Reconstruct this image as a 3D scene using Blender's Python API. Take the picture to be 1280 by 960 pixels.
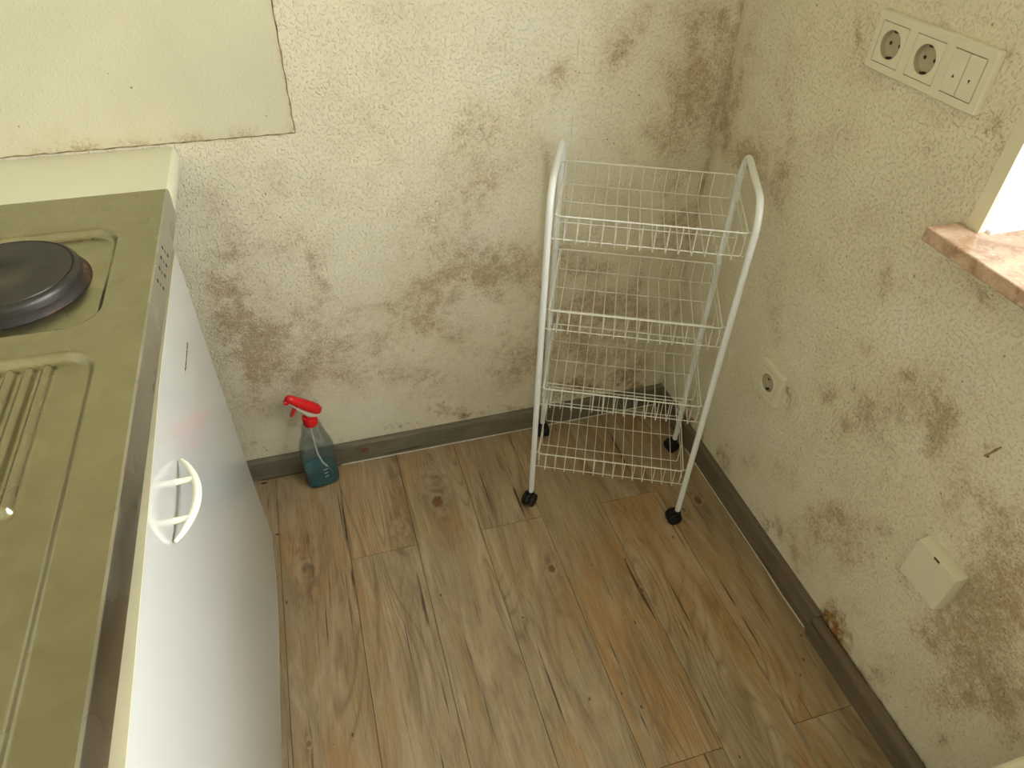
import bpy, bmesh, math, random
import numpy as np
from mathutils import Vector, Matrix

for o in list(bpy.data.objects):
    bpy.data.objects.remove(o, do_unlink=True)
scene = bpy.context.scene
COL = scene.collection
random.seed(4)

# ------------------------------------------------------------------ camera
PITCH, YAW, ROLL, FPX = 0.7129, 0.3130, 0.0331, 876.85
CAM = Vector((-0.8664, -1.3055, 1.3460))
d = Vector((math.sin(YAW) * math.cos(PITCH), math.cos(YAW) * math.cos(PITCH), -math.sin(PITCH)))
r = d.cross(Vector((0, 0, 1))).normalized()
u = r.cross(d)
RX = math.cos(ROLL) * r + math.sin(ROLL) * u
UP = -math.sin(ROLL) * r + math.cos(ROLL) * u
cam_data = bpy.data.cameras.new('camera')
cam_data.sensor_width = 36.0
cam_data.lens = FPX / 1280.0 * 36.0
cam_data.clip_start = 0.02
cam = bpy.data.objects.new('camera', cam_data)
COL.objects.link(cam)
cam.matrix_world = Matrix(((RX.x, UP.x, -d.x, CAM.x), (RX.y, UP.y, -d.y, CAM.y), (RX.z, UP.z, -d.z, CAM.z), (0, 0, 0, 1)))
scene.camera = cam

# ------------------------------------------------------------------ daylight
WIN_Y0, WIN_Y1, WIN_Z0, WIN_Z1 = -2.45, -0.648, 0.892, 2.10
world = bpy.data.worlds.new('daylight')
scene.world = world
world.use_nodes = True
wn = world.node_tree.nodes
wl = world.node_tree.links
wn.clear()
w_out = wn.new('ShaderNodeOutputWorld')
w_bg = wn.new('ShaderNodeBackground')
w_geo = wn.new('ShaderNodeTexCoord')
w_sep = wn.new('ShaderNodeSeparateXYZ')
w_ramp = wn.new('ShaderNodeValToRGB')
w_ramp.color_ramp.elements[0].position = 0.47
w_ramp.color_ramp.elements[0].color = (0.62, 0.60, 0.50, 1)
w_ramp.color_ramp.elements[1].position = 0.53
w_ramp.color_ramp.elements[1].color = (0.97, 0.985, 1.0, 1)
w_map = wn.new('ShaderNodeMapRange')
w_map.inputs['From Min'].default_value = -1
w_map.inputs['From Max'].default_value = 1
wl.new(w_geo.outputs['Generated'], w_sep.inputs[0])
wl.new(w_sep.outputs['Z'], w_map.inputs['Value'])
wl.new(w_map.outputs[0], w_ramp.inputs[0])
wl.new(w_ramp.outputs[0], w_bg.inputs['Color'])
w_bg.inputs['Strength'].default_value = 22.5
wl.new(w_bg.outputs[0], w_out.inputs[0])

ROOM_X, ROOM_Y, ROOM_H = -1.70, -2.75, 2.45
DR_X0, DR_X1, DR_Z0, DR_Z1 = -0.90, -0.50, 1.55, 2.15      # unseen small window, added to light the moldy wall
def portal(loc, rot, w, h):
    pl = bpy.data.lights.new('window_portal', 'AREA')
    pl.shape = 'RECTANGLE'
    pl.size = w
    pl.size_y = h
    pl.cycles.is_portal = True
    po = bpy.data.objects.new('window_portal', pl)
    COL.objects.link(po)
    po.location = loc
    po.rotation_euler = rot
portal((0.32, (WIN_Y0 + WIN_Y1) / 2, (WIN_Z0 + WIN_Z1) / 2), (math.radians(90), 0, math.radians(90)), WIN_Y1 - WIN_Y0, WIN_Z1 - WIN_Z0)
portal(((DR_X0 + DR_X1) / 2, ROOM_Y - 0.16, (DR_Z0 + DR_Z1) / 2), (math.radians(90), 0, 0), DR_X1 - DR_X0, DR_Z1 - DR_Z0)

scene.view_settings.view_transform = 'Standard'
scene.view_settings.look = 'None'
scene.view_settings.gamma = 1.0
scene.view_settings.use_curve_mapping = False
scene.view_settings.exposure = 0.0

# ------------------------------------------------------------------ helpers
def tag(o, label=None, cat=None, group=None, kind=None):
    if label: o['label'] = label
    if cat: o['category'] = cat
    if group: o['group'] = group
    if kind: o['kind'] = kind
    return o

def empty(name, loc=(0, 0, 0), rz=0.0, parent=None):
    o = bpy.data.objects.new(name, None)
    COL.objects.link(o)
    o.location = loc
    o.rotation_euler = (0, 0, rz)
    o.empty_display_size = 0.05
    if parent: o.parent = parent
    return o

class MB:
    """collects shapes and links them as one mesh object"""
    def __init__(self):
        self.v = []; self.f = []
    def add(self, vs, fs):
        n = len(self.v)
        self.v += [tuple(p) for p in vs]
        self.f += [tuple(i + n for i in q) for q in fs]
        return self
    def box(self, x0, x1, y0, y1, z0, z1):
        return self.add([(x0,y0,z0),(x1,y0,z0),(x1,y1,z0),(x0,y1,z0),(x0,y0,z1),(x1,y0,z1),(x1,y1,z1),(x0,y1,z1)],
                        [(0,3,2,1),(4,5,6,7),(0,1,5,4),(1,2,6,5),(2,3,7,6),(3,0,4,7)])
    def loft(self, loops, cap0=True, cap1=True):
        n = len(loops[0]); vs = [p for l in loops for p in l]; fs = []
        for k in range(len(loops) - 1):
            for i in range(n):
                j = (i + 1) % n
                fs.append((k*n+i, k*n+j, (k+1)*n+j, (k+1)*n+i))
        if cap0: fs.append(tuple(reversed(range(n))))
        if cap1: fs.append(tuple(range((len(loops)-1)*n, len(loops)*n)))
        return self.add(vs, fs)
    def tube(self, pts, rad, seg=8, closed=False):
        pts = [Vector(p) for p in pts]
        n = len(pts); rads = rad if isinstance(rad, (list, tuple)) else [rad] * n
        tang = []
        for i in range(n):
            if closed: t = pts[(i+1) % n] - pts[i-1]
            else: t = pts[min(i+1, n-1)] - pts[max(i-1, 0)]
            tang.append(t.normalized())
        a = Vector((0, 0, 1)) if abs(tang[0].z) < .9 else Vector((1, 0, 0))
        nrm = (a - tang[0] * a.dot(tang[0])).normalized()
        loops = []
        for i in range(n):
            nrm = (nrm - tang[i] * nrm.dot(tang[i])).normalized()
            b = tang[i].cross(nrm)
            loops.append([pts[i] + (nrm * math.cos(2*math.pi*k/seg) + b * math.sin(2*math.pi*k/seg)) * rads[i] for k in range(seg)])
        if closed:
            loops.append(loops[0]); return self.loft(loops, False, False)
        return self.loft(loops)
    def lathe(self, prof, seg=32, c=(0, 0, 0), axis='z', cap0=True, cap1=True):
        loops = []
        for (rr_, h) in prof:
            l = []
            for k in range(seg):
                a = 2*math.pi*k/seg; x = rr_*math.cos(a); y = rr_*math.sin(a)
                if axis == 'z': p = (c[0]+x, c[1]+y, c[2]+h)
                elif axis == 'y': p = (c[0]+x, c[1]+h, c[2]+y)
                else: p = (c[0]+h, c[1]+x, c[2]+y)
                l.append(p)
            loops.append(l)
        return self.loft(loops, cap0, cap1)
    def build(self, name, mat, parent=None, smooth=False, bevel=0.0, bseg=2, angle=35):
        me = bpy.data.meshes.new(name)
        me.from_pydata(self.v, [], self.f)
        bm = bmesh.new(); bm.from_mesh(me)
        bmesh.ops.recalc_face_normals(bm, faces=bm.faces)
        if bevel > 0:
            es = [e for e in bm.edges if len(e.link_faces) == 2 and e.calc_face_angle(0) > math.radians(40)]
            bmesh.ops.bevel(bm, geom=es, offset=bevel, segments=bseg, affect='EDGES', profile=0.5, clamp_overlap=True)
        bm.to_mesh(me); bm.free()
        if smooth:
            me.shade_smooth()
            try: me.set_sharp_from_angle(angle=math.radians(angle))
            except Exception: pass
        me.materials.append(mat)
        o = bpy.data.objects.new(name, me)
        COL.objects.link(o)
        if parent: o.parent = parent
        return o

def rrect(w, h, rad, n=5, cx=0, cy=0):
    out = []
    for (sx, sy, a0) in ((1, 1, 0), (-1, 1, 90), (-1, -1, 180), (1, -1, 270)):
        for k in range(n + 1):
            a = math.radians(a0 + 90 * k / n)
            out.append((cx + sx*(w/2-rad) + rad*math.cos(a), cy + sy*(h/2-rad) + rad*math.sin(a)))
    return out

def arc_path(pts, rad, n=6):
    """polyline with rounded corners"""
    pts = [Vector(p) for p in pts]; out = [pts[0]]
    for i in range(1, len(pts)-1):
        a = (pts[i-1]-pts[i]).normalized(); b = (pts[i+1]-pts[i]).normalized()
        p0 = pts[i] + a*rad; p1 = pts[i] + b*rad
        c = pts[i] + (a+b).normalized() * rad * math.sqrt(2)
        for k in range(n+1):
            t = k/n*math.pi/2
            out.append(c + (p0-c)*math.cos(t) + (p1-c)*math.sin(t))
    out.append(pts[-1]); return out

# ------------------------------------------------------------------ materials
class NT:
    def __init__(self, name):
        self.m = bpy.data.materials.new(name); self.m.use_nodes = True
        self.t = self.m.node_tree; self.n = self.t.nodes; self.l = self.t.links
        self.p = self.n['Principled BSDF']
    def new(self, kind, **kw):
        nd = self.n.new(kind)
        for k, v in kw.items(): setattr(nd, k, v)
        return nd
    def put(self, sock, val):
        if isinstance(val, bpy.types.NodeSocket): self.l.new(val, sock)
        elif isinstance(val, (tuple, list)) and len(val) == 3 and sock.type == 'RGBA': sock.default_value = (*val, 1)
        else: sock.default_value = val
    def math(self, op, a, b=None, c=None, clamp=False):
        nd = self.new('ShaderNodeMath', operation=op); nd.use_clamp = clamp
        self.put(nd.inputs[0], a)
        if b is not None: self.put(nd.inputs[1], b)
        if c is not None: self.put(nd.inputs[2], c)
        return nd.outputs[0]
    def noise(self, vec, scale, detail=4, rough=.55, dist=0.0):
        nd = self.new('ShaderNodeTexNoise')
        if vec is not None: self.l.new(vec, nd.inputs['Vector'])
        nd.inputs['Scale'].default_value = scale; nd.inputs['Detail'].default_value = detail
        nd.inputs['Roughness'].default_value = rough; nd.inputs['Distortion'].default_value = dist
        return nd.outputs['Fac']
    def mapr(self, v, a, b, c=0.0, e=1.0, smooth=False):
        nd = self.new('ShaderNodeMapRange'); nd.clamp = True
        if smooth: nd.interpolation_type = 'SMOOTHSTEP'
        self.put(nd.inputs['Value'], v); nd.inputs['From Min'].default_value = a; nd.inputs['From Max'].default_value = b
        nd.inputs['To Min'].default_value = c; nd.inputs['To Max'].default_value = e
        return nd.outputs[0]
    def mix(self, f, a, b, blend='MIX'):
        nd = self.new('ShaderNodeMix', data_type='RGBA', blend_type=blend)
        self.put(nd.inputs['Factor'], f); self.put(nd.inputs['A'], a); self.put(nd.inputs['B'], b)
        return [s for s in nd.outputs if s.type == 'RGBA'][0]
    def obj(self):
        return self.new('ShaderNodeTexCoord').outputs['Object']
    def pos(self):
        return self.new('ShaderNodeNewGeometry').outputs['Position']
    def scale(self, vec, s):
        nd = self.new('ShaderNodeMapping'); self.l.new(vec, nd.inputs['Vector']); nd.inputs['Scale'].default_value = s
        return nd.outputs[0]
    def attr(self, name):
        return self.new('ShaderNodeAttribute', attribute_name=name).outputs['Fac']
    def bump(self, h, strength=.5, dist=.001):
        nd = self.new('ShaderNodeBump'); self.put(nd.inputs['Height'], h)
        nd.inputs['Strength'].default_value = strength; nd.inputs['Distance'].default_value = dist
        self.l.new(nd.outputs[0], self.p.inputs['Normal']); return nd
    def base(self, c): self.put(self.p.inputs['Base Color'], c)
    def set(self, **kw):
        for k, v in kw.items(): self.put(self.p.inputs[k.replace('_', ' ')], v)

def plain(name, col, rough=.5, metal=0.0, coat=0.0, var=.06, scale=30, spec=.5):
    t = NT(name)
    n = t.noise(t.obj(), scale, 4)
    t.base(t.mix(t.mapr(n, .3, .7), tuple(c*(1-var) for c in col), tuple(min(1, c*(1+var)) for c in col)))
    t.set(Roughness=rough, Metallic=metal, Coat_Weight=coat, Specular_IOR_Level=spec)
    return t.m

def wallpaper_mat(name, cream, relief=1.0):
    t = NT(name); P = t.pos()
    big = t.noise(P, 5, 3); c0 = t.mix(t.mapr(big, .35, .65), cream, tuple(c*.93 for c in cream))
    pale = t.math('MULTIPLY', t.attr('pale'), t.mapr(t.noise(P, 22, 4), .35, .6))
    c1 = t.mix(pale, c0, (0.80, 0.775, 0.69))
    m = t.attr('mold')
    n = t.math('ADD', t.math('MULTIPLY', t.noise(P, 60, 3, .55), .30), t.math('ADD', t.math('MULTIPLY', t.noise(P, 170, 3, .6), .40), t.math('MULTIPLY', t.noise(P, 380, 2, .6), .30)))
    v = t.math('ADD', n, t.math('MULTIPLY', m, .22))
    fac = t.math('MULTIPLY', t.mapr(v, .555, .76, smooth=True), t.mapr(m, .02, .6, .10, .62))
    haze = t.math('MULTIPLY', m, t.mapr(t.noise(P, 30, 4), .3, .65, .35, .85))
    mc = t.mix(t.mapr(t.noise(P, 9, 2), .4, .6), (0.35, 0.225, 0.115), (0.29, 0.23, 0.125))
    c2 = t.mix(haze, c1, (0.585, 0.475, 0.315))
    c3 = t.mix(fac, c2, mc)
    ru = t.attr('rust')
    rf = t.math('MULTIPLY', t.mapr(t.math('ADD', t.noise(P, 70, 5, .65), t.math('MULTIPLY', ru, .55)), .58, .95), t.mapr(ru, .02, .3))
    c4 = t.mix(rf, c3, t.mix(t.mapr(t.noise(P, 120, 3), .4, .62), (0.40, 0.205, 0.055), (0.17, 0.09, 0.035)))
    # isolated specks
    vo = t.new('ShaderNodeTexVoronoi'); t.l.new(P, vo.inputs['Vector']); vo.inputs['Scale'].default_value = 42
    sp = t.math('MULTIPLY', t.math('LESS_THAN', vo.outputs['Distance'], .085), t.math('GREATER_THAN', t.noise(P, 11, 2), .56))
    c5 = t.mix(t.math('MULTIPLY', sp, .6), c4, (0.16, 0.10, 0.05))
    # faint vertical wallpaper seam on the back wall
    xz = t.new('ShaderNodeSeparateXYZ'); t.l.new(P, xz.inputs[0])
    dx = t.math('ABSOLUTE', t.math('ADD', xz.outputs[0], t.math('ADD', .336, t.math('MULTIPLY', t.math('SUBTRACT', t.noise(P, 12, 2), .5), .004))))
    seam = t.math('MULTIPLY', t.math('LESS_THAN', dx, .0009), t.mapr(t.noise(P, 25, 3), .42, .58, 0, .45))
    c5 = t.mix(seam, c5, (0.40, 0.31, 0.18))
    t.base(c5)
    t.set(Roughness=.85, Specular_IOR_Level=.25)
    chips = t.mapr(t.noise(P, 215, 1.0, .5, .5), .50, .78, smooth=True)
    fine = t.noise(P, 420, 3)
    h = t.math('ADD', chips, t.math('MULTIPLY', fine, .35))
    t.bump(h, .75 * relief, .0026)
    return t.m

M = {}
M['wall'] = wallpaper_mat('moldy_woodchip_wallpaper', (0.79, 0.735, 0.56))
M['panel'] = wallpaper_mat('yellowish_painted_wall_patch', (0.655, 0.625, 0.445), .28)
M['plaster'] = plain('cream_plaster', (0.72, 0.67, 0.50), .85, var=.04, scale=6)
M['plaster_dim'] = plain('bounce_dimming_plaster', (0.48, 0.45, 0.35), .85, var=.04, scale=6)  # unseen walls, toned down to throw less light back on the right wall
M['ceiling'] = plain('ceiling_paint', (0.78, 0.75, 0.62), .9, var=.03, scale=5)

def wood_mat(name, tones, knots=(), grey=.0, world_space=True, along='y'):
    t = NT(name); P = t.pos()
    oi = t.new('ShaderNodeObjectInfo')
    sep = t.new('ShaderNodeSeparateColor'); t.l.new(oi.outputs['Color'], sep.inputs[0])
    tone, seed = sep.outputs[0], sep.outputs[1]
    xyz = t.new('ShaderNodeSeparateXYZ'); t.l.new(P, xyz.inputs[0])
    X, Y, Z = xyz.outputs
    if along == 'x': X, Y = Y, X
    X = t.math('ADD', X, Z)
    warp = None; core = None; halo = None; rim = None
    for (kx, ky, rad, solid) in knots:
        dx = t.math('SUBTRACT', X, kx); dy = t.math('MULTIPLY', t.math('SUBTRACT', Y, ky), .32)
        dd = t.math('SQRT', t.math('ADD', t.math('MULTIPLY', dx, dx), t.math('MULTIPLY', dy, dy)))
        w = t.math('MULTIPLY', dx, t.math('EXPONENT', t.math('MULTIPLY', dd, -1.0/(rad*1.6))))
        dr = t.math('SQRT', t.math('ADD', t.math('MULTIPLY', dx, dx), t.math('MULTIPLY', t.math('MULTIPLY', dy, dy), 5)))
        c = t.mapr(t.math('ADD', dr, t.math('MULTIPLY', t.math('SUBTRACT', t.noise(P, 160, 2), .5), rad*.7)), rad*.55, rad*.85, 1, 0)
        c = t.math('MULTIPLY', c, solid)
        ri = t.math('MULTIPLY', t.mapr(t.math('ABSOLUTE', t.math('SUBTRACT', dr, rad*1.0)), 0, rad*.35, 1, 0), t.noise(P, 120, 3))
        hl = t.mapr(dd, rad*.7, rad*2.2, 1, 0)
        rim = ri if rim is None else t.math('MAXIMUM', rim, ri)
        warp = w if warp is None else t.math('ADD', warp, w)
        core = c if core is None else t.math('MAXIMUM', core, c)
        halo = hl if halo is None else t.math('MAXIMUM', halo, hl)
    Xw = X if warp is None else t.math('SUBTRACT', X, t.math('MULTIPLY', warp, .85))
    def vec(sx, sy, off):
        cb = t.new('ShaderNodeCombineXYZ')
        t.put(cb.inputs[0], t.math('MULTIPLY', Xw, sx)); t.put(cb.inputs[1], t.math('MULTIPLY', Y, sy))
        t.put(cb.inputs[2], t.math('ADD', t.math('MULTIPLY', seed, 37.0), float(off)))
        return cb.outputs[0]
    broad = t.noise(vec(9, 1.9, 0), 1.0, 4, .6, .8)
    blot = t.noise(vec(22, 3.6, 41), 1.0, 5, .65, 1.2)
    mid = t.noise(vec(60, 3.0, 3), 1.0, 5, .65, 1.6)
    fine = t.noise(vec(300, 11, 7), 1.0, 4, .62, .4)
    hair = t.noise(vec(620, 26, 17), 1.0, 2, .5)
    rings = t.math('FRACT', t.math('MULTIPLY', t.noise(vec(10, 1.5, 11), 1.0, 1, .4), 20.0))
    ring_l = t.mapr(t.math('ABSOLUTE', t.math('SUBTRACT', rings, .5)), .28, .5)
    dark, light, warm, cool = tones
    c = t.mix(t.mapr(t.math('ADD', broad, t.math('MULTIPLY', t.math('SUBTRACT', tone, .4), .24)), .46, .64), cool, warm)
    c = t.mix(t.mapr(blot, .48, .72, 0, .85), c, light)
    c = t.mix(t.mapr(blot, .30, .46, .6, 0), c, dark)
    c = t.mix(t.mapr(mid, .56, .74, 0, .55), c, light)
    c = t.mix(t.mapr(mid, .28, .42, .5, 0), c, dark)
    c = t.mix(t.math('MULTIPLY', ring_l, t.mapr(t.noise(vec(7, 1.6, 19), 1, 2), .50, .62, 0, .5)), c, dark)
    c = t.mix(t.mapr(fine, .55, .72, 0, .38), c, dark)
    c = t.mix(t.mapr(fine, .28, .45, .3, 0), c, light)
    c = t.mix(t.mapr(hair, .58, .72, 0, .3), c, dark)
    crack = t.math('MULTIPLY', t.mapr(t.noise(vec(110, 2.0, 23), 1, 2, .5, .4), .665, .695), t.mapr(t.noise(vec(20, 5, 29), 1, 2), .47, .55))
    c = t.mix(t.math('MULTIPLY', crack, .85), c, tuple(x*.3 for x in dark))
    if core is not None:
        c = t.mix(t.math('MULTIPLY', halo, t.mapr(t.noise(vec(90, 30, 31), 1, 4), .45, .62, 0, .6)), c, tuple(x*.7 for x in dark))
        c = t.mix(t.math('MULTIPLY', rim, .55), c, light)
        c = t.mix(t.math('MULTIPLY', core, .88), c, (0.15, 0.062, 0.028))
    # little dark dents
    vo = t.new('ShaderNodeTexVoronoi'); t.l.new(t.scale(P, (1, .6, 1)), vo.inputs['Vector']); vo.inputs['Scale'].default_value = 26
    sp = t.math('MULTIPLY', t.math('LESS_THAN', vo.outputs['Distance'], .06), t.math('GREATER_THAN', t.noise(P, 7, 2), .53))
    c = t.mix(t.math('MULTIPLY', sp, .75), c, (0.05, 0.028, 0.012))
    t.base(c)
    t.set(Roughness=t.mapr(fine, .3, .7, .42, .6), Specular_IOR_Level=.4)
    t.bump(t.math('ADD', t.math('MULTIPLY', fine, .6), t.math('MULTIPLY', mid, .4)), .25, .0008)
    return t.m
KNOTS = [(-.690, -.199, .017, 1.0), (-.680, -.128, .020, .12), (-.483, -.457, .010, 1.0), (-.311, -.563, .006, 1.0), (-.068, -.366, .012, .8), (-.115, -.385, .006, .8), (-1.035, -.692, .006, .7), (-.79, -.255, .018, .05), (-1.01, -.315, .02, .05)]
M['floor'] = wood_mat('weathered_oak_plank', ((0.135, 0.087, 0.046), (0.47, 0.37, 0.24), (0.365, 0.22, 0.098), (0.315, 0.238, 0.14)), KNOTS)
M['board'] = wood_mat('grey_brown_skirting', ((0.09, 0.07, 0.045), (0.215, 0.185, 0.13), (0.155, 0.125, 0.085), (0.15, 0.13, 0.09)), [(.022, -.837, .011, 1.0)], along='x')
M['board_side'] = wood_mat('grey_brown_skirting_side', ((0.085, 0.062, 0.042), (0.19, 0.148, 0.10), (0.145, 0.106, 0.07), (0.13, 0.10, 0.07)))
M['subfloor'] = plain('dark_subfloor', (0.06, 0.045, 0.03), .9)
M['caulk'] = plain('white_caulk', (0.62, 0.59, 0.50), .6, var=.2, scale=90)
M['laminate'] = plain('white_laminate', (0.485, 0.485, 0.455), .10, var=.012, scale=4, spec=.42)
M['ledge'] = plain('cream_worktop_laminate', (0.70, 0.68, 0.51), .3, var=.02, scale=7)
M['edge'] = plain('cream_edge_band', (0.50, 0.45, 0.29), .4, var=.05)
M['handle'] = plain('cream_plastic_handle', (0.80, 0.77, 0.62), .28, var=.015)
M['plastic'] = plain('aged_cream_plastic', (0.71, 0.675, 0.515), .32, var=.03, scale=40)
M['cup'] = plain('socket_cup_plastic', (0.44, 0.39, 0.26), .15, var=.03, scale=40)
M['grime'] = plain('dark_grime', (0.07, 0.05, 0.03), .8, var=.3, scale=80)
M['stain'] = plain('brown_stain', (0.24, 0.17, 0.085), .9, var=.5, scale=60)
M['rusty'] = plain('rusty_nail', (0.30, 0.19, 0.07), .6, .1, var=.3, scale=200)
M['dark'] = plain('dark_hole', (0.012, 0.011, 0.010), .7)
M['ink'] = plain('black_print', (0.025, 0.024, 0.03), .6)
M['contact'] = plain('dull_contact_metal', (0.25, 0.22, 0.16), .4, 1.0)
M['white_coat'] = plain('white_powder_coat', (0.78, 0.80, 0.79), .33, var=.02, scale=50)
M['wire'] = plain('white_coated_wire', (0.74, 0.73, 0.67), .35, var=.03, scale=90)
M['rubber'] = plain('black_caster_plastic', (0.009, 0.009, 0.010), .5, var=.15, scale=80, spec=.3)
M['red'] = plain('red_plastic', (0.72, 0.012, 0.018), .22, var=.02)
M['pvc'] = plain('white_window_plastic', (0.88, 0.88, 0.87), .3, var=.01)
M['cast_iron'] = plain('black_cast_iron', (0.03, 0.026, 0.022), .38, .35, var=.25, scale=25)

def stone_mat():
    t = NT('rosy_marble'); P = t.pos()
    n1 = t.noise(P, 26, 8, .68, 1.2); n2 = t.noise(P, 90, 6, .6, .6)
    c = t.mix(t.mapr(n1, .36, .62), (0.33, 0.185, 0.11), (0.60, 0.42, 0.29))
    c = t.mix(t.math('MULTIPLY', t.mapr(n2, .55, .7), .6), c, (0.68, 0.57, 0.44))
    c = t.mix(t.math('MULTIPLY', t.mapr(n2, .30, .42, 1, 0), .5), c, (0.20, 0.10, 0.06))
    t.base(c); t.set(Roughness=.28); return t.m
M['stone'] = stone_mat()

def steel_mat():
    t = NT('worn_stainless_steel'); P = t.pos()
    n = t.noise(P, 9, 2, .5, .4)
    smear = t.noise(P, 30, 2, .5, .8)
    c = t.mix(t.mapr(n, .2, .8), (0.345, 0.328, 0.222), (0.43, 0.41, 0.285))
    c = t.mix(t.math('MULTIPLY', t.mapr(smear, .3, .8), .32), c, (0.25, 0.225, 0.125))
    t.base(c)
    t.set(Metallic=1.0, Roughness=t.mapr(n, .2, .8, .23, .33))
    return t.m
M['steel'] = steel_mat()
def skirt_mat():
    t = NT('brushed_steel_front'); P = t.pos()
    n = t.noise(P, 10, 2, .5, .3)
    t.base(t.mix(t.mapr(n, .3, .7), (0.46, 0.455, 0.43), (0.56, 0.555, 0.53)))
    t.set(Metallic=1.0, Roughness=t.mapr(n, .3, .7, .22, .34))
    return t.m
M['steel_front'] = skirt_mat()
def rust_ring():
    t = NT('burnt_rust_ring'); P = t.pos()
    n = t.noise(P, 90, 6, .7)
    c = t.mix(t.math('MULTIPLY', t.mapr(n, .45, .62), t.mapr(t.noise(P, 16, 2), .46, .6)), (0.012, 0.008, 0.006), (0.19, 0.062, 0.016))
    t.base(c); t.set(Roughness=.6); t.bump(n, .6, .002); return t.m
M['rust'] = rust_ring()

def clear_mat(name, tint, diff, opaque, rough=.05, edge=.10):
    t = NT(name)
    tr = t.new('ShaderNodeBsdfTransparent'); tr.inputs[0].default_value = (*tint, 1)
    df = t.new('ShaderNodeBsdfDiffuse'); df.inputs[0].default_value = (*diff, 1)
    gl = t.new('ShaderNodeBsdfGlossy'); gl.inputs['Roughness'].default_value = rough
    lw = t.new('ShaderNodeLayerWeight'); lw.inputs['Blend'].default_value = .35
    n = t.mapr(t.noise(t.obj(), 25, 2), .3, .7, opaque*.8, opaque*1.2)
    m1 = t.new('ShaderNodeMixShader'); t.put(m1.inputs[0], n)
    t.l.new(tr.outputs[0], m1.inputs[1]); t.l.new(df.outputs[0], m1.inputs[2])
    m2 = t.new('ShaderNodeMixShader'); t.put(m2.inputs[0], t.mapr(lw.outputs['Fresnel'], 0, 1, .03, .6))
    t.l.new(m1.outputs[0], m2.inputs[1]); t.l.new(gl.outputs[0], m2.inputs[2])
    out = [q for q in t.n if q.type == 'OUTPUT_MATERIAL'][0]
    t.l.new(m2.outputs[0], out.inputs[0])
    return t.m
M['clear'] = clear_mat('clear_bottle_plastic', (0.975, 0.985, 0.98), (0.6, 0.62, 0.58), .025)
M['liquid'] = clear_mat('teal_cleaning_liquid', (0.20, 0.66, 0.72), (0.004, 0.21, 0.27), .42)
M['glass'] = clear_mat('window_glass', (0.97, 0.98, 0.97), (0.8, 0.8, 0.8), .01)
M['tube'] = plain('pale_dip_tube', (0.55, 0.68, 0.66), .3)
M['grey_plastic'] = plain('grey_translucent_plastic', (0.55, 0.53, 0.45), .3)

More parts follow.
